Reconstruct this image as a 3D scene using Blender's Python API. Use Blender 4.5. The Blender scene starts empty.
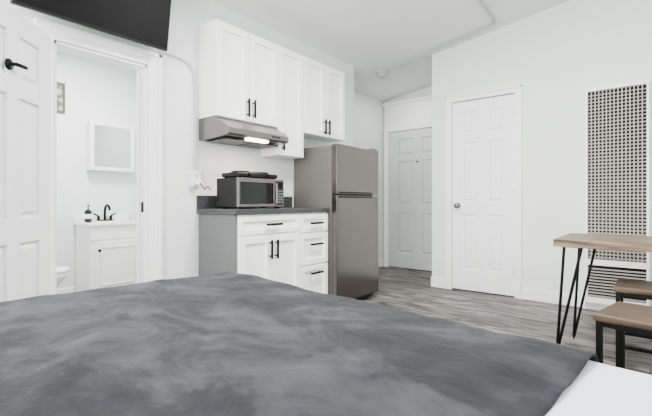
import bpy, bmesh, math
from mathutils import Vector, Matrix, noise

S=bpy.context.scene
COL=S.collection
# ---------------------------------------------------------------- materials
def new_mat(name):
    m=bpy.data.materials.new(name); m.use_nodes=True
    nt=m.node_tree; b=nt.nodes['Principled BSDF']
    return m,nt,b
def pmat(name,col,rough=0.5,metal=0.0,bump=0.0,bscale=60,var=0.0,vscale=4,stretch=(1,1,1),coat=0,sheen=0,spec=0.5):
    m,nt,b=new_mat(name)
    b.inputs['Base Color'].default_value=(*col,1)
    b.inputs['Roughness'].default_value=rough
    b.inputs['Metallic'].default_value=metal
    b.inputs['Coat Weight'].default_value=coat
    b.inputs['Sheen Weight'].default_value=sheen
    b.inputs['Specular IOR Level'].default_value=spec
    tc=nt.nodes.new('ShaderNodeTexCoord')
    mp=nt.nodes.new('ShaderNodeMapping'); mp.inputs['Scale'].default_value=stretch
    nt.links.new(tc.outputs['Object'],mp.inputs['Vector'])
    n=nt.nodes.new('ShaderNodeTexNoise'); n.inputs['Scale'].default_value=vscale; n.inputs['Detail'].default_value=4
    nt.links.new(mp.outputs[0],n.inputs['Vector'])
    mix=nt.nodes.new('ShaderNodeMixRGB'); mix.blend_type='MULTIPLY'
    mix.inputs['Fac'].default_value=var
    mix.inputs[1].default_value=(*col,1)
    nt.links.new(n.outputs['Fac'],mix.inputs[2])
    nt.links.new(mix.outputs[0],b.inputs['Base Color'])
    if bump>0:
        n2=nt.nodes.new('ShaderNodeTexNoise'); n2.inputs['Scale'].default_value=bscale; n2.inputs['Detail'].default_value=3
        nt.links.new(mp.outputs[0],n2.inputs['Vector'])
        bp=nt.nodes.new('ShaderNodeBump'); bp.inputs['Strength'].default_value=bump; bp.inputs['Distance'].default_value=0.01
        nt.links.new(n2.outputs['Fac'],bp.inputs['Height']); nt.links.new(bp.outputs[0],b.inputs['Normal'])
    return m

M_wall=pmat('wall_paint',(0.77,0.82,0.79),0.6,bump=0.05,bscale=90)
M_wallk=pmat('wall_paint_kitchen',(0.76,0.79,0.785),0.6,bump=0.05,bscale=90)
M_ceil=pmat('ceiling_paint',(0.80,0.81,0.81),0.8,bump=0.05,bscale=120)
M_trim=pmat('trim_paint',(0.92,0.93,0.93),0.35)
M_door=pmat('door_paint',(0.92,0.93,0.94),0.4)
M_entry=pmat('entry_door_paint',(0.60,0.62,0.61),0.5)
M_cab=pmat('cabinet_white',(0.94,0.94,0.93),0.35)
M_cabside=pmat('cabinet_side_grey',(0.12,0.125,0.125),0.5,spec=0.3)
M_conduit=pmat('conduit_shaded',(0.46,0.47,0.47),0.5)  # white pipe darkened, its grey shadow put into the colour
M_cord=pmat('cord_white',(0.55,0.56,0.56),0.5)
M_black=pmat('black_metal',(0.002,0.002,0.002),0.5,spec=0.15)
M_tv=pmat('tv_screen',(0.002,0.0016,0.002),0.45,spec=0.12)
M_plastic=pmat('black_plastic',(0.004,0.004,0.004),0.5,spec=0.25)
M_counter=pmat('counter_dark',(0.045,0.045,0.048),0.4,var=0.4,vscale=120,spec=0.35)
M_steel=pmat('brushed_steel',(0.20,0.19,0.185),0.32,metal=0.9,var=0.12,vscale=40,stretch=(1,1,20))
M_fridge=pmat('fridge_steel',(0.13,0.118,0.11),0.22,metal=0.95,var=0.10,vscale=30,stretch=(30,30,1))
M_fside=pmat('fridge_side',(0.095,0.088,0.083),0.5,metal=0.0,spec=0.3)
M_glass=pmat('dark_glass',(0.003,0.003,0.003),0.08,coat=0.1,spec=0.3)
M_brass=pmat('satin_nickel',(0.26,0.23,0.19),0.3,metal=1)
M_white=pmat('white_plastic',(0.85,0.85,0.84),0.4)
M_sheet=pmat('white_sheet',(0.68,0.70,0.75),0.9,bump=0.3,bscale=14)
M_ceramic=pmat('ceramic',(0.88,0.88,0.88),0.12,coat=0.5)
M_filter=pmat('hood_filter',(0.03,0.03,0.03),0.4,metal=0.7,var=0.6,vscale=200)
M_grille=pmat('grille_metal',(0.36,0.33,0.30),0.5)
M_gdark=pmat('grille_dark',(0.018,0.014,0.012),0.8,spec=0.1)
M_frame=pmat('picture_frame_wood',(0.12,0.07,0.03),0.5,var=0.5,vscale=20,stretch=(1,10,1))
M_mattress=pmat('mattress_fabric',(0.7,0.7,0.7),0.9)
m,nt,b=new_mat('mirror_glass'); b.inputs['Base Color'].default_value=(0.50,0.53,0.53,1); b.inputs['Metallic'].default_value=1; b.inputs['Roughness'].default_value=0.03; M_mirror=m
m,nt,b=new_mat('lamp_lens'); b.inputs['Base Color'].default_value=(0.9,0.9,0.85,1); b.inputs['Roughness'].default_value=0.2
b.inputs['Emission Color'].default_value=(1,.88,.68,1); b.inputs['Emission Strength'].default_value=14; M_lens=m

def wood(name,c1,c2,scale=3,stretch=(1,12,12)):
    m,nt,b=new_mat(name); tc=nt.nodes.new('ShaderNodeTexCoord'); mp=nt.nodes.new('ShaderNodeMapping')
    mp.inputs['Scale'].default_value=stretch
    nt.links.new(tc.outputs['Object'],mp.inputs[0])
    n=nt.nodes.new('ShaderNodeTexNoise'); n.inputs['Scale'].default_value=scale; n.inputs['Detail'].default_value=8; n.inputs['Distortion'].default_value=0.6
    nt.links.new(mp.outputs[0],n.inputs['Vector'])
    r=nt.nodes.new('ShaderNodeValToRGB'); r.color_ramp.elements[0].position=0.38; r.color_ramp.elements[1].position=0.64
    r.color_ramp.elements[0].color=(*c1,1); r.color_ramp.elements[1].color=(*c2,1)
    nt.links.new(n.outputs['Fac'],r.inputs[0]); nt.links.new(r.outputs[0],b.inputs['Base Color'])
    b.inputs['Roughness'].default_value=0.5; b.inputs['Specular IOR Level'].default_value=0.3
    return m
M_wood=wood('table_wood',(0.050,0.029,0.018),(0.26,0.18,0.12))
M_wood2=wood('stool_wood',(0.025,0.015,0.010),(0.10,0.065,0.042))

# floor planks
m,nt,b=new_mat('vinyl_planks'); M_floor=m
tc=nt.nodes.new('ShaderNodeTexCoord')
br=nt.nodes.new('ShaderNodeTexBrick')
br.inputs['Scale'].default_value=1.0; br.inputs['Brick Width'].default_value=1.2; br.inputs['Row Height'].default_value=0.15
br.inputs['Mortar Size'].default_value=0.0028; br.inputs['Color1'].default_value=(0.0,0.0,0.0,1); br.inputs['Color2'].default_value=(1,1,1,1); br.inputs['Mortar'].default_value=(0.2,0.2,0.2,1)
br.offset=0.37
nt.links.new(tc.outputs['Object'],br.inputs['Vector'])
mp=nt.nodes.new('ShaderNodeMapping'); mp.inputs['Scale'].default_value=(2.2,11,1)
nt.links.new(tc.outputs['Object'],mp.inputs[0])
addv=nt.nodes.new('ShaderNodeVectorMath'); addv.operation='MULTIPLY_ADD'
nt.links.new(br.outputs['Color'],addv.inputs[0]); addv.inputs[1].default_value=(7,13,5); nt.links.new(mp.outputs[0],addv.inputs[2])
n=nt.nodes.new('ShaderNodeTexNoise'); n.inputs['Scale'].default_value=1.5; n.inputs['Detail'].default_value=8; n.inputs['Distortion'].default_value=1.1
nt.links.new(addv.outputs[0],n.inputs['Vector'])
r=nt.nodes.new('ShaderNodeValToRGB')
r.color_ramp.elements[0].position=0.38; r.color_ramp.elements[0].color=(0.040,0.032,0.026,1)
r.color_ramp.elements[1].position=0.62; r.color_ramp.elements[1].color=(0.245,0.224,0.202,1)
nt.links.new(n.outputs['Fac'],r.inputs[0])
hs=nt.nodes.new('ShaderNodeMapRange'); hs.inputs['To Min'].default_value=0.60; hs.inputs['To Max'].default_value=1.2
nt.links.new(br.outputs['Color'],hs.inputs['Value'])
mx=nt.nodes.new('ShaderNodeMixRGB'); mx.blend_type='MULTIPLY'; mx.inputs[0].default_value=1
nt.links.new(r.outputs[0],mx.inputs[1]); nt.links.new(hs.outputs[0],mx.inputs[2])
mx2=nt.nodes.new('ShaderNodeMixRGB'); mx2.inputs[2].default_value=(.014,.012,.011,1)
nt.links.new(br.outputs['Fac'],mx2.inputs[0]); nt.links.new(mx.outputs[0],mx2.inputs[1])
nt.links.new(mx2.outputs[0],b.inputs['Base Color']); b.inputs['Roughness'].default_value=0.45; b.inputs['Specular IOR Level'].default_value=0.2

# velvet blanket
m,nt,b=new_mat('grey_velvet'); M_velvet=m
tc=nt.nodes.new('ShaderNodeTexCoord')
mp=nt.nodes.new('ShaderNodeMapping'); mp.inputs['Scale'].default_value=(1.1,1.6,1); mp.inputs['Rotation'].default_value=(0,0,0.7)
nt.links.new(tc.outputs['Object'],mp.inputs[0])
n=nt.nodes.new('ShaderNodeTexNoise'); n.inputs['Scale'].default_value=3.0; n.inputs['Detail'].default_value=10; n.inputs['Roughness'].default_value=0.66; n.inputs['Distortion'].default_value=0.6
nt.links.new(mp.outputs[0],n.inputs['Vector'])
r=nt.nodes.new('ShaderNodeValToRGB')
r.color_ramp.elements[0].position=0.36; r.color_ramp.elements[0].color=(0.0135,0.0142,0.017,1)
r.color_ramp.elements[1].position=0.68; r.color_ramp.elements[1].color=(0.052,0.054,0.061,1)
e=r.color_ramp.elements.new(0.47); e.color=(0.0195,0.0206,0.024,1)
e=r.color_ramp.elements.new(0.54); e.color=(0.034,0.0355,0.0405,1)
nt.links.new(n.outputs['Fac'],r.inputs[0]); nt.links.new(r.outputs[0],b.inputs['Base Color'])
b.inputs['Roughness'].default_value=0.85; b.inputs['Sheen Weight'].default_value=0.05; b.inputs['Sheen Roughness'].default_value=0.35
b.inputs['Specular IOR Level'].default_value=0.1
n2=nt.nodes.new('ShaderNodeTexNoise'); n2.inputs['Scale'].default_value=9; n2.inputs['Detail'].default_value=8; n2.inputs['Distortion'].default_value=0.3
nt.links.new(mp.outputs[0],n2.inputs['Vector'])
bp=nt.nodes.new('ShaderNodeBump'); bp.inputs['Strength'].default_value=0.5; bp.inputs['Distance'].default_value=0.012
nt.links.new(n2.outputs['Fac'],bp.inputs['Height']); nt.links.new(bp.outputs[0],b.inputs['Normal'])

# art picture
m,nt,b=new_mat('art_print'); M_art=m
n=nt.nodes.new('ShaderNodeTexNoise'); n.inputs['Scale'].default_value=14
r=nt.nodes.new('ShaderNodeValToRGB'); r.color_ramp.elements[0].position=.45; r.color_ramp.elements[0].color=(.05,.10,.07,1); r.color_ramp.elements[1].position=.6; r.color_ramp.elements[1].color=(.4,.36,.28,1)
tc=nt.nodes.new('ShaderNodeTexCoord'); nt.links.new(tc.outputs['Object'],n.inputs['Vector'])
nt.links.new(n.outputs['Fac'],r.inputs[0]); nt.links.new(r.outputs[0],b.inputs['Base Color'])

# ---------------------------------------------------------------- helpers
def root(name,loc=(0,0,0),rz=0.0):
    e=bpy.data.objects.new(name,None); e.empty_display_size=0.1
    e.location=loc; e.rotation_euler=(0,0,rz); COL.objects.link(e); return e
def finish(name,bm,mat,parent=None,bevel=0,smooth=False,seg=2):
    me=bpy.data.meshes.new(name); bmesh.ops.recalc_face_normals(bm,faces=bm.faces)
    bm.to_mesh(me); bm.free()
    mats=mat if isinstance(mat,list) else [mat]
    for mm in mats: me.materials.append(mm)
    ob=bpy.data.objects.new(name,me); COL.objects.link(ob)
    if parent: ob.parent=parent
    if smooth:
        for p in me.polygons: p.use_smooth=True
    if bevel>0:
        md=ob.modifiers.new('bevel','BEVEL'); md.width=bevel; md.segments=seg; md.limit_method='ANGLE'; md.angle_limit=math.radians(40)
    return ob
def addbox(bm,x0,x1,y0,y1,z0,z1,mi=0):
    vs=[bm.verts.new(p) for p in [(x0,y0,z0),(x1,y0,z0),(x1,y1,z0),(x0,y1,z0),(x0,y0,z1),(x1,y0,z1),(x1,y1,z1),(x0,y1,z1)]]
    for f in [(0,3,2,1),(4,5,6,7),(0,1,5,4),(1,2,6,5),(2,3,7,6),(3,0,4,7)]:
        fc=bm.faces.new([vs[i] for i in f]); fc.material_index=mi
def boxes(name,lst,mat,parent=None,bevel=0,seg=2):
    bm=bmesh.new()
    for b_ in lst: addbox(bm,*b_)
    return finish(name,bm,mat,parent,bevel,seg=seg)
def addcyl(bm,p0,p1,r0,r1=None,seg=20):
    r1=r0 if r1 is None else r1
    p0=Vector(p0);p1=Vector(p1); d=(p1-p0); L=d.length
    q=d.to_track_quat('Z','Y').to_matrix().to_4x4()
    mt=Matrix.Translation((p0+p1)/2)@q
    bmesh.ops.create_cone(bm,cap_ends=True,segments=seg,radius1=r0,radius2=r1,depth=L,matrix=mt)
def cyl(name,p0,p1,r0,mat,parent=None,r1=None,seg=20,bevel=0):
    bm=bmesh.new(); addcyl(bm,p0,p1,r0,r1,seg); o=finish(name,bm,mat,parent,bevel); 
    for p in o.data.polygons: p.use_smooth=len(p.vertices)==4
    return o
def lathe(name,prof,mat,parent=None,loc=(0,0,0),seg=28,rot=(0,0,0)):
    bm=bmesh.new(); rings=[]
    for r_,z in prof:
        rings.append([bm.verts.new((r_*math.cos(2*math.pi*i/seg),r_*math.sin(2*math.pi*i/seg),z)) for i in range(seg)])
    for a,b_ in zip(rings,rings[1:]):
        for i in range(seg): bm.faces.new([a[i],a[(i+1)%seg],b_[(i+1)%seg],b_[i]])
    bm.faces.new(rings[0]); bm.faces.new(rings[-1])
    o=finish(name,bm,mat,parent,smooth=True); o.location=loc; o.rotation_euler=rot
    return o
def tube(name,pts,r,mat,parent=None,kind='POLY',cyc=False):
    cu=bpy.data.curves.new(name,'CURVE'); cu.dimensions='3D'; cu.bevel_depth=r; cu.bevel_resolution=4; cu.use_fill_caps=True
    if kind=='NURBS':
        sp=cu.splines.new('NURBS'); sp.points.add(len(pts)-1)
        for p,q in zip(sp.points,pts): p.co=(*q,1)
        sp.order_u=3; sp.use_endpoint_u=True; sp.resolution_u=8
    else:
        sp=cu.splines.new('POLY'); sp.points.add(len(pts)-1)
        for p,q in zip(sp.points,pts): p.co=(*q,1)
    sp.use_cyclic_u=cyc
    o=bpy.data.objects.new(name,cu); COL.objects.link(o); cu.materials.append(mat)
    dg=bpy.context.evaluated_depsgraph_get(); me=bpy.data.meshes.new_from_object(o.evaluated_get(dg))
    bpy.data.objects.remove(o); o=bpy.data.objects.new(name,me); COL.objects.link(o)
    for p in me.polygons: p.use_smooth=True
    if parent: o.parent=parent
    return o

R90=math.pi/2
# ---------------------------------------------------------------- room
XW=-2.65; YB=4.30
def ceilz(x): return 2.50+0.145*(x+2.65)
boxes('floor',[(-4.6,0.75,-1.95,5.4,-0.1,0)],M_floor)
bm=bmesh.new()
x0,x1,y0,y1=-3.2,0.75,-1.95,5.4
P=[(x0,y0,ceilz(x0)),(x1,y0,ceilz(x1)),(x1,y1,ceilz(x1)),(x0,y1,ceilz(x0))]
v1=[bm.verts.new(p) for p in P]; v2=[bm.verts.new((p[0],p[1],p[2]+0.1)) for p in P]
bm.faces.new(v1); bm.faces.new(v2)
for i in range(4): bm.faces.new([v1[i],v1[(i+1)%4],v2[(i+1)%4],v2[i]])
finish('ceiling',bm,M_ceil)
OY0,OY1,OZ=0.826,1.377,1.87
boxes('wall_left',[(-2.75,XW,-1.9,OY0,0,2.52),(-2.75,XW,OY1,3.82,0,2.52),(-2.75,XW,OY0,OY1,OZ,2.52),
                   (-3.2,-2.75,3.72,3.82,0,2.46)],M_wallk)
boxes('wall_entry_left',[(-3.2,-3.1,3.82,5.25,0,2.46)],M_wall)
DX0,DX1,DZ=-1.69,-1.046,2.03
boxes('wall_back',[(-1.918,DX0-.01,YB,YB+.1,0,2.70),(DX1+.01,-0.475,YB,YB+.1,0,2.9),(DX0-.01,DX1+.01,YB,YB+.1,DZ+.01,2.8),
                   (-0.475,0.72,YB-.035,YB+.1,0,3.0)],M_wall)
boxes('wall_entry_right',[(-1.918,-1.818,YB+.1,5.25,0,2.62)],M_wall)
boxes('wall_entry_back',[(-3.2,-1.8,5.25,5.35,0,2.62)],M_wall)
boxes('wall_right',[(0.62,0.72,-1.9,4.3,0,3.0)],M_wall)
WX0,WX1,WZ0,WZ1=-2.2,0.2,0.8,2.25
boxes('wall_front',[(-2.75,WX0,-1.9,-1.8,0,2.6),(WX1,0.72,-1.9,-1.8,0,3.0),(WX0,WX1,-1.9,-1.8,0,WZ0),(WX0,WX1,-1.9,-1.8,WZ1,2.9)],M_wall)
w=root('window_1')
boxes('window_frame',[(WX0,WX1,-1.88,-1.82,WZ0,WZ0+.05),(WX0,WX1,-1.88,-1.82,WZ1-.05,WZ1),(WX0,WX0+.05,-1.88,-1.82,WZ0,WZ1),(WX1-.05,WX1,-1.88,-1.82,WZ0,WZ1),(-1.03,-.97,-1.88,-1.82,WZ0,WZ1)],M_trim,w,0.004)
boxes('window_sill',[(WX0-.05,WX1+.05,-1.83,-1.72,WZ0-.04,WZ0)],M_trim,w,0.005)
boxes('wall_bathroom_far',[(-4.55,-4.45,0.35,2.45,0,2.4)],M_wallk)
boxes('wall_bathroom_right',[(-4.45,-2.75,2.35,2.45,0,2.4)],M_wallk)
boxes('wall_bathroom_left',[(-4.45,-2.75,0.35,0.45,0,2.4)],M_wallk)
boxes('ceiling_bathroom',[(-4.55,-2.75,0.35,2.45,2.4,2.46)],M_ceil)
boxes('trim_1',[(XW,XW+.02,OY1,OY1+.092,0,OZ+.09),(XW,XW+.02,OY0-.092,OY0,0,OZ+.09),(XW,XW+.02,OY0,OY1,OZ,OZ+.09),
                (XW+.02,XW+.034,OY1+.065,OY1+.092,0,OZ+.09),(XW+.02,XW+.034,OY0-.092,OY1+.092,OZ+.065,OZ+.09),
                (-2.76,XW+.005,OY1-.018,OY1,0,OZ),(-2.76,XW+.005,OY0,OY0+.018,0,OZ),(-2.76,XW+.005,OY0,OY1,OZ-.018,OZ),
                (-2.72,-2.70,OY1-.03,OY1-.018,0,OZ-.018)],M_trim,None,0.003)
sp=root('door_strike_plate'); boxes('plate',[(-2.69,-2.66,OY1-.021,OY1-.018,0.88,0.95)],M_black,sp)
cw=.065
boxes('trim_2',[(DX0-cw,DX0,YB-.02,YB,0,DZ+cw),(DX1,DX1+cw,YB-.02,YB,0,DZ+cw),(DX0,DX1,YB-.02,YB,DZ,DZ+cw),
                (DX0-cw,DX0-cw+.02,YB-.034,YB-.02,0,DZ+cw),(DX1+cw-.02,DX1+cw,YB-.034,YB-.02,0,DZ+cw),(DX0-cw,DX1+cw,YB-.034,YB-.02,DZ+cw-.02,DZ+cw),
                (DX0-.01,DX0,YB,YB+.1,0,DZ+.01),(DX1,DX1+.01,YB,YB+.1,0,DZ+.01)],M_trim,None,0.003)
bh=.11
boxes('baseboard_back',[(-1.918,DX0-cw,YB-.014,YB,0,bh),(DX1+cw,-.475,YB-.014,YB,0,bh),(-.475,-.45,YB-.05,YB-.035,0,bh),(0,.62,YB-.05,YB-.035,0,bh)],M_trim,None,.003)
boxes('baseboard_left',[(XW,XW+.014,OY1+.092,1.74,0,bh),(XW,XW+.014,3.52,3.82,0,bh),(XW,XW+.014,-1.8,OY0-.092,0,bh)],M_trim,None,.003)
boxes('baseboard_entry',[(-3.1,-3.086,3.82,5.25,0,bh),(-1.932,-1.918,YB+.0,5.25,0,bh)],M_trim,None,.003)
boxes('baseboard_right',[(.606,.62,-1.8,4.25,0,bh)],M_trim,None,.003)
boxes('baseboard_bathroom',[(-4.45,-4.436,.45,1.57,0,bh),(-4.45,-2.75,2.336,2.35,0,bh)],M_trim,None,.003)

# ---------------------------------------------------------------- six panel door
def six_panel(parent,w,h,t,mat,both=True):
    """local: x 0..w, y 0..t (front = -y), z 0..h"""
    e=.016
    boxes('slab',[(0,w,e,t-e,0,h)],mat,parent)
    st=.105*w/.64; mid=.095*w/.64
    xs=[(st,(w-mid)/2),((w+mid)/2,w-st)]
    zs=[(.22*h/2,.80*h/2),(.93*h/2,1.56*h/2),(1.655*h/2,1.885*h/2)]
    L=[]
    def rails(ya,yb):
        L.append((0,st,ya,yb,0,h)); L.append((w-st,w,ya,yb,0,h)); L.append(((w-mid)/2,(w+mid)/2,ya,yb,0,h))
        z=0
        for a,b_ in zs+[(h,h)]:
            for xa,xb in xs: L.append((xa,xb,ya,yb,z,a))
            z=b_
    rails(0,e)
    if both: rails(t-e,t)
    boxes('stiles_and_rails',L,mat,parent,0.003)
    bm=bmesh.new()
    def panel(xa,xb,za,zb,yb,yt):
        g=.014; s=.034
        o=[(xa+g,yb,za+g),(xb-g,yb,za+g),(xb-g,yb,zb-g),(xa+g,yb,zb-g)]
        i=[(xa+s,yt,za+s),(xb-s,yt,za+s),(xb-s,yt,zb-s),(xa+s,yt,zb-s)]
        vo=[bm.verts.new(p) for p in o]; vi=[bm.verts.new(p) for p in i]
        bm.faces.new(vi)
        for k in range(4): bm.faces.new([vo[k],vo[(k+1)%4],vi[(k+1)%4],vi[k]])
    for xa,xb in xs:
        for za,zb in zs:
            panel(xa,xb,za,zb,e,.002)
            if both: panel(xa,xb,za,zb,t-e,t-.002)
    finish('raised_panels',bm,mat,parent)

d1=root('door_1',(DX0+.004,YB+.012,.012)); six_panel(d1,DX1-DX0-.008,DZ-.016,.042,M_door,False)
k=lathe('knob',[(.0,0),(.03,0),(.03,.006),(.012,.01),(.011,.03),(.024,.042),(.028,.055),(.022,.068),(.0,.072)],M_brass,d1,(.062,0,.90),rot=(R90,0,0))
boxes('hinges',[(DX1-DX0-.012,DX1-DX0-.002,-.006,.004,z,z+.09) for z in (.2,1.0,1.8)],M_brass,d1)
d2=root('door_2',(-2.60,.765,.01),-math.radians(45)); six_panel(d2,.62,1.85,.038,M_door,True)
hk=root('robe_hook'); hk.parent=d2
hk.location=(.35,.038,1.58)
lathe('rosette',[(0,0),(.026,0),(.026,.008),(.0,.010)],M_black,hk,rot=(-R90,0,0))
tube('hook_arm',[(0,.005,0),(0,.035,0),(-.02,.042,0),(-.062,.042,0.003)],.009,M_black,hk,'POLY')
ed=root('door_3',(-2.985,5.20,.012)); six_panel(ed,.90,1.95,.042,M_entry,False)
lathe('knob',[(0,0),(.03,0),(.03,.006),(.012,.01),(.011,.03),(.026,.05),(.022,.065),(0,.068)],M_brass,ed,(.84,0,.90),rot=(R90,0,0))
cyl('peephole',(.45,0,1.50),(.45,-.008,1.50),.014,M_black,ed)
boxes('trim_3',[(-3.07,-2.99,5.19,5.25,0,1.97+.06),(-2.08,-2.0,5.19,5.25,0,2.03),(-2.99,-2.08,5.19,5.25,1.97,2.03),
                (-3.07,-2.0,5.22,5.25,2.03,2.38),(-3.09,-1.93,5.18,5.25,2.36,2.40)],M_trim,None,.003)

# ---------------------------------------------------------------- kitchen cabinets (local x->+Y, front -y -> +X)
def shaker(parent,name,x0,x1,z0,z1,yf,mat=M_cab,fr=.055,t=.02):
    g=.003; x0+=g;x1-=g;z0+=g;z1-=g
    fr=min(fr,(z1-z0)*.28)
    boxes(name,[(x0,x0+fr,yf-t,yf,z0,z1),(x1-fr,x1,yf-t,yf,z0,z1),(x0+fr,x1-fr,yf-t,yf,z0,z0+fr),(x0+fr,x1-fr,yf-t,yf,z1-fr,z1),
                (x0+fr,x1-fr,yf-t+.014,yf,z0+fr,z1-fr)],mat,parent,.0015)
def bar(parent,name,x,z,yf,L=.14,vert=True):
    h=L/2
    bm=bmesh.new()
    if vert:
        addcyl(bm,(x,yf-.03,z-h),(x,yf-.03,z+h),.009,seg=12)
        for s in(-1,1): addcyl(bm,(x,yf,z+s*h*.7),(x,yf-.03,z+s*h*.7),.006,seg=10)
    else:
        addcyl(bm,(x-h,yf-.03,z),(x+h,yf-.03,z),.009,seg=12)
        for s in(-1,1): addcyl(bm,(x+s*h*.7,yf,z),(x+s*h*.7,yf-.03,z),.006,seg=10)
    finish(name,bm,M_black,parent)
uc=root('upper_cabinet',(XW,1.771,0),R90)
W1,W2,W3=.63,.943,1.57
dep=.20
ZT,ZB,ZM=2.267,1.573,1.345
boxes('carcass',[(0,W1,-dep,-.001,ZB,ZT),(W1,W2,-dep,-.001,ZM,ZT),(W2,W3,-dep,-.001,ZB,ZT)],M_cab,uc,.001)
shaker(uc,'cabinet_door_1',0,W1/2,ZB,ZT,-dep); shaker(uc,'cabinet_door_2',W1/2,W1,ZB,ZT,-dep)
shaker(uc,'cabinet_door_3',W1,W2,ZM,ZT,-dep)
shaker(uc,'cabinet_door_4',W2,(W2+W3)/2,ZB,ZT,-dep); shaker(uc,'cabinet_door_5',(W2+W3)/2,W3,ZB,ZT,-dep)
bar(uc,'handle_1',W1/2-.03,ZB+.10,-dep-.02); bar(uc,'handle_2',W1/2+.03,ZB+.10,-dep-.02)
bar(uc,'handle_3',W1+.035,ZM+.11,-dep-.02)
bar(uc,'handle_4',(W2+W3)/2-.03,ZB+.09,-dep-.02); bar(uc,'handle_5',(W2+W3)/2+.03,ZB+.09,-dep-.02)
lc=root('base_cabinet',(XW,1.776,0),R90)
LW=1.0; ld=.43
boxes('carcass',[(.02,LW,-ld,-.001,.09,.86),(.02,LW,-ld+.06,-.001,0,.09)],M_cab,lc)
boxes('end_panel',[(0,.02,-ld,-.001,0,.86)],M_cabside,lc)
u=.64
shaker(lc,'drawer_1',.02,u,.715,.85,-ld,fr=.04)
shaker(lc,'cabinet_door_1',.02,(.02+u)/2,.10,.71,-ld); shaker(lc,'cabinet_door_2',(.02+u)/2,u,.10,.71,-ld)
shaker(lc,'drawer_2',u,LW,.70,.85,-ld,fr=.04); shaker(lc,'drawer_3',u,LW,.43,.695,-ld,fr=.045); shaker(lc,'drawer_4',u,LW,.10,.425,-ld,fr=.045)
bar(lc,'handle_1',.33,.785,-ld-.02,.15,False)
bar(lc,'handle_2',.33-.03,.60,-ld-.02); bar(lc,'handle_3',.33+.03,.60,-ld-.02)
for i,z in enumerate((.775,.60,.36)): bar(lc,'handle_%d'%(4+i),.82,z,-ld-.02,.15,False)
boxes('countertop',[(-.02,LW+.003,-ld-.03,-.001,.862,.90),(-.02,LW+.003,-.02,-.001,.90,1.0)],M_counter,lc,.003)

# range hood
rh=root('range_hood',(XW,1.776,0),R90)
bm=bmesh.new(); w=.60
prof=[(-.001,1.572),(-.20,1.572),(-.36,1.475),(-.36,1.435),(-.34,1.425),(-.001,1.41)]
a=[bm.verts.new((0,y,z)) for y,z in prof]; c=[bm.verts.new((w,y,z)) for y,z in prof]
bm.faces.new(a); bm.faces.new(c)
for i in range(len(prof)): bm.faces.new([a[i],a[(i+1)%6],c[(i+1)%6],c[i]])
finish('hood_body',bm,M_steel,rh,.003)
boxes('filter',[(.04,.30,-.28,-.04,1.404,1.414),(.32,.56,-.28,-.04,1.404,1.414)],M_filter,rh,.001)
boxes('hood_lamp',[(.20,.40,-.338,-.29,1.408,1.426)],M_lens,rh,.002)
boxes('switches',[(.42+.03*i,.435+.03*i,-.364,-.36,1.45,1.462) for i in range(3)],M_black,rh)

# microwave
mw=root('microwave',(-2.53,1.85,.901),R90)
W=.46;Dm=.25;H=.225
boxes('case',[(0,W,-Dm+.02,0,.012,H)],M_plastic,mw,.004)
boxes('front_frame',[(0,W,-Dm,-Dm+.02,.012,H)],M_steel,mw,.004)
boxes('door_glass',[(.02,W*.74,-Dm-.004,-Dm,.035,H-.03)],M_glass,mw,.002)
boxes('control_panel',[(W*.79,W-.012,-Dm-.003,-Dm,.025,H-.015)],M_plastic,mw,.002)
boxes('display',[(W*.81,W-.022,-Dm-.005,-Dm-.003,H-.06,H-.03)],M_glass,mw)
boxes('buttons',[(W*.81+.024*i,W*.81+.018+.024*i,-Dm-.005,-Dm-.003,.04+.022*j,.054+.022*j) for i in range(3) for j in range(5)],M_cabside,mw)
bm=bmesh.new(); addcyl(bm,(W*.765,-Dm-.03,.035),(W*.765,-Dm-.03,H-.03),.007,seg=12)
for z in(.05,H-.045): addcyl(bm,(W*.765,-Dm,z),(W*.765,-Dm-.03,z),.005,seg=10)
finish('handle',bm,M_steel,mw)
boxes('feet',[(x,x+.03,-y-.03,-y,0,.012) for x in(.02,W-.05) for y in(.03,Dm-.06)],M_plastic,mw)
hp=root('electric_hot_plate',(-2.52,1.87,.901+H),R90)
boxes('body',[(0,.40,-.21,-.02,.008,.04)],M_plastic,hp,.008,3)
boxes('feet',[(x,x+.02,-y-.02,-y,0,.01) for x in(.02,.36) for y in(.03,.18)],M_plastic,hp)
for j,cx in enumerate((.11,.29)):
    pts=[]
    for i in range(90):
        an=i/90*2*math.pi*4; rr=.012+.058*i/90
        pts.append((cx+rr*math.cos(an),-.11+rr*math.sin(an),.050))
    tube('coil_%d'%(j+1),pts,.006,M_black,hp)
    lathe('burner_pan_%d'%(j+1),[(0,.04),(.075,.04),(.08,.046),(.076,.047),(.07,.042),(0,.042)],M_black,hp,(cx,-.11,0))
    cyl('knob_%d'%(j+1),(cx,-.21,.025),(cx,-.228,.025),.012,M_black,hp)

# refrigerator
fr=root('refrigerator',(-2.635,2.80,0),R90)
FW=.69;FH=1.46;FD=.515;zs=1.015
boxes('cabinet_body',[(0.004,FW-.004,-FD+.065,0,.03,FH-.01)],M_fside,fr,.004)
boxes('toe_grille',[(.01,FW-.01,-FD+.06,-FD+.09,.015,.07)],M_plastic,fr)
boxes('feet',[(x,x+.04,-y-.04,-y,0,.03) for x in(.04,FW-.08) for y in(.04,FD-.13)],M_plastic,fr)
boxes('lower_door',[(0,FW,-FD,-FD+.06,.06,zs-.005)],M_fridge,fr,.008,3)
boxes('freezer_door',[(0,FW,-FD,-FD+.06,zs+.005,FH)],M_fridge,fr,.008,3)
boxes('pocket_handle',[(.02,FW*.82,-FD-.002,-FD+.02,zs-.03,zs-.012),(.02,FW*.82,-FD-.002,-FD+.02,zs+.012,zs+.028)],M_plastic,fr,.003)
boxes('hinge_cap',[(FW-.12,FW-.02,-FD+.01,-FD+.09,FH,FH+.015)],M_fside,fr,.004)
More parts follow.
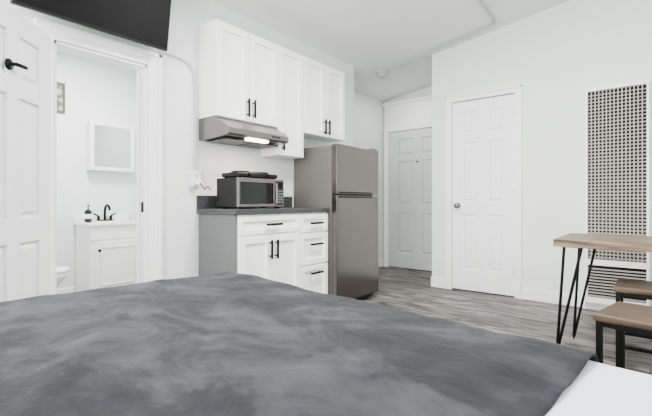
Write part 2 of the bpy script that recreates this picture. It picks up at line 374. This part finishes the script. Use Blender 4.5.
boxes('logo_badge',[(FW*.78,FW*.90,-FD-.002,-FD,FH-.09,FH-.078)],M_steel,fr)

# ---------------------------------------------------------------- television
tv=root('television',(-2.50,.60,1.95),R90)
inner=root('tilted_panel'); inner.parent=tv; inner.rotation_euler=(math.radians(9),0,0)
boxes('bezel',[(0,.84,-.0,.035,0,.49)],M_plastic,inner,.004)
boxes('screen',[(.008,.832,-.002,0,.014,.482)],M_tv,inner)
boxes('rear_housing',[(.15,.69,.035,.065,.08,.36)],M_plastic,inner,.01)
boxes('wall_mount',[(.30,.54,.06,.148,.14,.34)],M_black,tv)
cb=root('power_cord')
tube('cord',[(-2.60,1.38,2.02),(-2.63,1.44,1.99),(-2.635,1.52,1.985),(-2.638,1.60,1.99),(-2.638,1.69,1.965),(-2.638,1.735,1.90),(-2.638,1.742,1.7),(-2.638,1.742,1.4),(-2.638,1.742,1.19)],.007,M_cord,cb,'NURBS')
ob_=root('wall_outlet')
boxes('box',[(XW,XW+.035,1.705,1.775,1.06,1.175)],M_white,ob_,.004)
boxes('slots',[(XW+.035,XW+.036,1.73+.014*i,1.735+.014*i,z,z+.014) for i in range(2) for z in(1.085,1.135)],M_black,ob_)
pl=root('plug_adapter'); boxes('plug',[(XW+.036,XW+.075,1.715,1.76,1.075,1.11)],M_white,pl,.006)
tube('short_cord',[(-2.575,1.74,1.09),(-2.56,1.76,1.05),(-2.59,1.79,1.04),(-2.61,1.83,1.08),(-2.62,1.86,1.04)],.004,M_black,pl,'NURBS')

# ---------------------------------------------------------------- bathroom things
va=root('bathroom_vanity',(-4.44,1.58,0),R90)
VW=.50;VD=.34;VH=.72
boxes('cabinet',[(0,VW,-VD,0,.08,VH),(0.0,VW,-VD+.04,0,0,.08)],M_cab,va,.002)
boxes('face_rail',[(0,VW,-VD-.012,-VD,VH-.13,VH)],M_cab,va,.002)
x0,x1,z0,z1=.04,VW-.04,.10,VH-.15
bm=bmesh.new(); addbox(bm,x0,x1,-VD-.018,-VD,z0,z1); finish('cabinet_door',bm,M_cab,va,.003)
boxes('door_moulding',[(x0+.05,x1-.05,-VD-.026,-VD-.018,z0+.05,z0+.06),(x0+.05,x1-.05,-VD-.026,-VD-.018,z1-.06,z1-.05),(x0+.05,x0+.06,-VD-.026,-VD-.018,z0+.05,z1-.05),(x1-.06,x1-.05,-VD-.026,-VD-.018,z0+.05,z1-.05)],M_cab,va,.002)
lathe('knob',[(0,0),(.008,0),(.008,.01),(.015,.018),(.012,.026),(0,.028)],M_black,va,(x0+.03,-VD-.018,z1-.08),rot=(R90,0,0))
boxes('sink_top',[(-.02,VW+.02,-VD-.03,0,VH,VH+.035),(-.02,VW+.02,-.015,0,VH+.035,VH+.10)],M_ceramic,va,.008,3)
lathe('basin_rim',[(.10,0),(.155,0),(.16,.006),(.15,.010),(.12,.004),(.10,.002)],M_ceramic,va,(VW/2,-.19,VH+.034))
fc=root('faucet',(VW/2,-.055,VH+.036)); fc.parent=va
boxes('base_plate',[(-.08,.08,-.03,.025,0,.014)],M_black,fc,.006)
tube('spout',[(0,0,.01),(0,0,.10),(0,-.02,.15),(0,-.07,.165),(0,-.11,.14),(0,-.115,.11)],.012,M_black,fc,'NURBS')
for s in(-1,1):
    cyl('valve_%s'%('a' if s<0 else 'b'),(s*.06,0,.012),(s*.06,0,.05),.014,M_black,fc)
    tube('lever_%s'%('a' if s<0 else 'b'),[(s*.06,0,.05),(s*.075,-.0,.06),(s*.11,-.005,.075)],.008,M_black,fc)
sd=root('soap_dispenser',(-4.30,1.64,VH+.036))
lathe('bottle',[(0,0),(.028,0),(.032,.01),(.032,.10),(.02,.115),(.012,.12),(0,.12)],M_plastic,sd)
lathe('label',[(.0325,.03),(.0328,.03),(.0328,.075),(.0325,.075)],M_white,sd)
tube('pump',[(0,0,.12),(0,0,.16),(.035,-.0,.163)],.007,M_plastic,sd)
mc=root('medicine_cabinet',(-4.449,1.676,1.27),R90)
boxes('box',[(0,.445,-.09,0,0,.495)],M_white,mc,.003)
boxes('frame',[(0,.445,-.105,-.09,0,.04),(0,.445,-.105,-.09,.455,.495),(0,.04,-.105,-.09,.04,.455),(.405,.445,-.105,-.09,.04,.455)],M_white,mc,.003)
boxes('mirror',[(.04,.405,-.096,-.09,.04,.455)],M_mirror,mc)
pf=root('picture_frame',(-4.449,1.235,1.81),R90)
boxes('frame',[(0,.25,-.02,0,0,.02),(0,.25,-.02,0,.27,.29),(0,.02,-.02,0,.02,.27),(.23,.25,-.02,0,.02,.27)],M_frame,pf,.002)
boxes('print',[(.02,.23,-.012,-.002,.02,.27)],M_art,pf)
to=root('toilet',(-3.72,.55,0))
bm=bmesh.new()
rings=[]
for z,rx,ry,cy in [(0,.11,.20,.36),(.05,.105,.19,.36),(.18,.10,.18,.38),(.28,.14,.22,.42),(.36,.185,.26,.45),(.39,.19,.265,.455)]:
    rings.append([bm.verts.new((rx*math.cos(t),cy+ry*math.sin(t),z)) for t in [2*math.pi*i/32 for i in range(32)]])
for a,c in zip(rings,rings[1:]):
    for i in range(32): bm.faces.new([a[i],a[(i+1)%32],c[(i+1)%32],c[i]])
bm.faces.new(rings[0]); bm.faces.new(rings[-1])
finish('bowl',bm,M_ceramic,to,smooth=True)
bm=bmesh.new(); rings=[]
for z,s in [(.391,1),(.40,1.02),(.415,1.02),(.425,.97),(.43,.8)]:
    rings.append([bm.verts.new((.19*s*math.cos(t),.455+.265*s*math.sin(t),z)) for t in [2*math.pi*i/32 for i in range(32)]])
for a,c in zip(rings,rings[1:]):
    for i in range(32): bm.faces.new([a[i],a[(i+1)%32],c[(i+1)%32],c[i]])
bm.faces.new(rings[0]); bm.faces.new(rings[-1]); finish('seat_lid',bm,M_ceramic,to,smooth=True)
boxes('tank',[(-.20,.20,-.08,.17,.38,.72)],M_ceramic,to,.02,3)
boxes('tank_lid',[(-.21,.21,-.08,.18,.72,.75)],M_ceramic,to,.01,3)
cyl('flush_lever',(-.15,.17,.66),(-.15,.19,.66),.01,M_steel,to)

# ---------------------------------------------------------------- wall furnace
wf=root('wall_furnace',(-.450,YB-.036,0))
FWd=.445;z0=.07;z1=1.95;dp=.06
boxes('housing',[(0,.020,-dp,0,z0,z1),(FWd-.020,FWd,-dp,0,z0,z1),(.020,FWd-.020,-dp,0,z1-.035,z1),(.020,FWd-.020,-dp,0,z0,z0+.05),(.020,FWd-.020,-dp,0,.40,.45)],M_trim,wf,.004)
boxes('interior',[(.020,FWd-.020,-.012,0,z0+.05,z1-.035)],M_gdark,wf)
L=[]
gx0,gx1=.020,FWd-.020
n=15
for i in range(1,n): 
    x=gx0+(gx1-gx0)*i/n; L.append((x-.004,x+.004,-dp+.004,-dp+.010,.45,z1-.035))
boxes('grille_bars',L,M_grille,wf)
bm=bmesh.new(); z=.470
while z<z1-.045:
    y0_,y1_=-dp+.010,-dp+.026
    pts=[(y0_,z-.007),(y0_,z-.004),(y1_,z+.007),(y1_,z+.004)]
    a=[bm.verts.new((gx0,y,zz)) for y,zz in pts]; c=[bm.verts.new((gx1,y,zz)) for y,zz in pts]
    bm.faces.new(a); bm.faces.new(c)
    for i in range(4): bm.faces.new([a[i],a[(i+1)%4],c[(i+1)%4],c[i]])
    z+=.030
finish('grille_slats',bm,M_grille,wf)
boxes('lower_louvers',[(gx0,gx1,-dp+.004,-dp+.03,zz,zz+.010) for zz in [z0+.06+.026*i for i in range(10)]],M_grille,wf)

# ---------------------------------------------------------------- table and stools
tb=root('bar_table')
tx0,tx1,ty0,ty1,tz=-.47,.40,2.83,3.50,.72
boxes('table_top',[(tx0,tx1,ty0,ty1,tz-.045,tz)],M_wood,tb,.004)
def hairpin(name,foot,a,bp_,ztop):
    f=Vector(foot); a=Vector((*a,ztop)); c=Vector((*bp_,ztop))
    tube(name,[a,f+(a-f)*.03,(f.x,f.y,.008),f+(c-f)*.03,c],.0085,M_black,tb)
zt=tz-.049
hairpin('leg_1',(-.455,2.865,.008),(-.42,2.90),(-.325,2.875),zt)
hairpin('leg_2',(-.415,3.26,.008),(-.385,3.30),(-.29,3.34),zt)
hairpin('leg_3',(.385,2.865,.008),(.35,2.90),(.255,2.875),zt)
hairpin('leg_4',(.385,3.26,.008),(.35,3.30),(.255,3.34),zt)
boxes('mounting_plates',[(-.43,-.31,2.86,2.92,zt,tz-.045),(-.40,-.28,3.29,3.36,zt,tz-.045),(.245,.36,2.86,2.92,zt,tz-.045),(.245,.36,3.29,3.36,zt,tz-.045)],M_black,tb)
def stool(name,loc,rz):
    s=root(name,(loc[0],loc[1],0),rz); w=.17; h=.48
    boxes('seat',[(-w,w,-w,w,h-.03,h)],M_wood2,s,.006,3)
    t=.011
    L=[]
    for sx in(-1,1):
        for sy in(-1,1):
            x=sx*(w-.02); y=sy*(w-.02); L.append((x-t,x+t,y-t,y+t,0,h-.03))
    k_=w-.02
    for zz in(.14,h-.052):
        for s_ in(-1,1):
            L.append((-k_+t,k_-t,s_*k_-t*.8,s_*k_+t*.8,zz,zz+.02)); L.append((s_*k_-t*.8,s_*k_+t*.8,-k_+t,k_-t,zz,zz+.02))
    boxes('legs_and_rails',L,M_black,s,.001)
stool('stool',(0.01,2.17),math.radians(-12))
stool('stool.001',(0.01,2.92),0)

# ---------------------------------------------------------------- bed
bed=root('bed',(-1.62,1.27,0),math.radians(-6.5))
BL,BW=2.08,1.52
boxes('bed_base',[(.06,BL,-BW+.05,-.05,.10,.30)],M_mattress,bed,.01)
boxes('legs',[(x,x+.06,-y-.06,-y,0,.10) for x in(.12,BL-.12) for y in(.1,BW-.16)],M_black,bed)
boxes('mattress',[(.03,BL-.01,-BW+.03,-.03,.30,.578)],M_mattress,bed,.05,4)
def drape(name,x0,x1,y0,y1,ztop,hem,r,amp,mat,foldx0=True,res=.022,seed=0):
    def axis(a,b_,fa,fb):
        out=[]; H=ztop-hem
        def side(sign,edge):
            l=[]; nA=7
            for i in range(1,nA+1):
                th=i/nA*math.pi/2; l.append((edge+sign*(-r+r*math.sin(th)),r-r*math.cos(th)))
            nV=int((H-r)/.035)
            for i in range(1,nV+1): l.append((edge,r+(H-r)*i/nV))
            return l
        aa=a+(r if fa else 0); bb=b_-(r if fb else 0)
        if fa: out+=list(reversed(side(-1,a)))
        nn=max(2,int((bb-aa)/res))
        for i in range(nn+1): out.append((aa+(bb-aa)*i/nn,0))
        if fb: out+=side(1,b_)
        return out
    X=axis(x0,x1,foldx0,False); Y=axis(y0,y1,True,True)
    bm=bmesh.new(); G=[]
    for (x,dx) in X:
        row=[]
        for (y,dy) in Y:
            z=ztop-max(dx,dy)
            wv=noise.noise(Vector((x*2.2+seed,y*2.2,1)))*amp+noise.noise(Vector((x*6+seed,y*7,4)))*amp*.3
            q=noise.noise(Vector((x*1.6+y*2.6+seed,(y-x)*.9,8)))
            wv+=amp*.35*math.exp(-(q/.10)**2)
            q=noise.noise(Vector((x*2.6-y*1.2+seed,(y+x)*1.1,21)))
            wv+=amp*.22*math.exp(-(q/.09)**2)
            f=1-min(1,max(dx,dy)/.1)
            xo=x;yo=y
            if dx>0 or dy>0:
                k_=min(1,max(dx,dy)/.45)
                s1=math.sin(y*26+2*noise.noise(Vector((0,y*3,seed))))*.016*k_ if dx>0 else 0
                s2=math.sin(x*24+2*noise.noise(Vector((x*3,0,seed))))*.012*k_ if dy>0 else 0
                if dx>=dy and dx>0: xo=x-(.02*k_)+s1*(-1)
                if dy>=dx and dy>0: yo=y+(1 if y>(y0+y1)/2 else -1)*(.006*k_+s2)
            row.append(bm.verts.new((xo,yo,z+wv*(.35+.65*f))))
        G.append(row)
    for i in range(len(G)-1):
        for j in range(len(G[0])-1):
            bm.faces.new([G[i][j],G[i+1][j],G[i+1][j+1],G[i][j+1]])
    o=finish(name,bm,mat,bed,smooth=True)
    md=o.modifiers.new('thick','SOLIDIFY'); md.thickness=.008; md.offset=1
    md=o.modifiers.new('sub','SUBSURF'); md.levels=1; md.render_levels=1
    return o
drape('white_sheet',.03,BL,-BW+.005,-.005,.594,.25,.04,.004,M_sheet,True,.04,3)
drape('velvet_blanket',0,1.54,-BW,0,.612,.08,.05,.015,M_velvet,True,.018,0)
def pillow(name,cx,cy):
    bm=bmesh.new(); bmesh.ops.create_uvsphere(bm,u_segments=40,v_segments=20,radius=1)
    for v in bm.verts:
        x,y,z=v.co
        sx=math.copysign(abs(x)**.55,x) if x else 0; sy=math.copysign(abs(y)**.55,y) if y else 0
        v.co=(cx+sx*.17,cy+sy*.32,.675+z*.075+noise.noise(Vector((x*2,y*2,z+cy)))*.008)
    finish(name,bm,M_sheet,bed,smooth=True)
pillow('pillow_1',BL-.19,-.40); pillow('pillow_2',BL-.19,-1.12)
boxes('headboard',[(BL+.01,BL+.05,-BW,0,0.0,1.0)],M_wood2,bed,.01)

# ---------------------------------------------------------------- ceiling items
sdm=root('smoke_detector',(-2.52,4.22,ceilz(-2.52)-.001))
lathe('detector_body',[(0,-.07),(.035,-.07),(.055,-.06),(.062,-.02),(.075,-.015),(.075,0),(0,0)],M_conduit,sdm)
cc=root('ceiling_conduit')
def cpt(x,y): return (x,y,ceilz(x)-.013)
tube('conduit',[cpt(-2.45,4.20),cpt(-1.24,4.14),cpt(-1.19,4.12),cpt(-1.17,4.05),cpt(-1.15,3.4),cpt(-1.15,1.0)],.012,M_conduit,cc)

# ---------------------------------------------------------------- lights
def area(name,loc,rot,sx,sy,e,col=(1,1,1)):
    l=bpy.data.lights.new(name,'AREA'); l.shape='RECTANGLE'; l.size=sx; l.size_y=sy; l.energy=e; l.color=col
    o=bpy.data.objects.new(name,l); o.location=loc; o.rotation_euler=rot; COL.objects.link(o); return o
area('window_daylight',(-1.0,-1.78,1.55),(math.radians(90),0,0),2.3,1.4,300,(1,0.985,0.97))
area('overhead_fill',(-1.1,2.0,2.62),(0,math.radians(-8),0),.6,.6,130,(1,.985,.97))  # added fill from above, evens and brightens the room; no fixture here
area('bathroom_fill',(-3.5,1.4,2.38),(0,0,0),.5,.4,78,(1,.985,.965))  # added fill to brighten the bathroom, not a modelled fixture
area('entry_light',(-2.5,4.7,2.42),(0,0,0),.4,.4,6,(1,.98,.95))
area('hood_light',(-2.345,2.08,1.400),(0,0,0),.05,.16,4.0,(1,.84,.64))
cl=root('ceiling_lamp',(-1.1,0.6,ceilz(-1.1)-.001))
lathe('lamp_base',[(0,-.03),(.15,-.03),(.16,0),(0,0)],M_white,cl)
wd=bpy.data.worlds.new('world'); S.world=wd; wd.use_nodes=True
bg=wd.node_tree.nodes['Background']; sky=wd.node_tree.nodes.new('ShaderNodeTexSky'); sky.sky_type='HOSEK_WILKIE'; sky.turbidity=4
sky.sun_direction=(0.2,-.5,.8)
wd.node_tree.links.new(sky.outputs[0],bg.inputs[0]); bg.inputs[1].default_value=1.0

# ---------------------------------------------------------------- camera
cd=bpy.data.cameras.new('camera'); cam=bpy.data.objects.new('camera',cd); COL.objects.link(cam)
cd.sensor_width=36; cd.lens=405/652*36; cd.clip_start=.02
cam.location=(0,0,.95)
yaw=math.atan2(.6252,.7804)
cam.rotation_euler=(math.radians(90),0,yaw)
cd.shift_y=-(208-202)/652
S.camera=cam
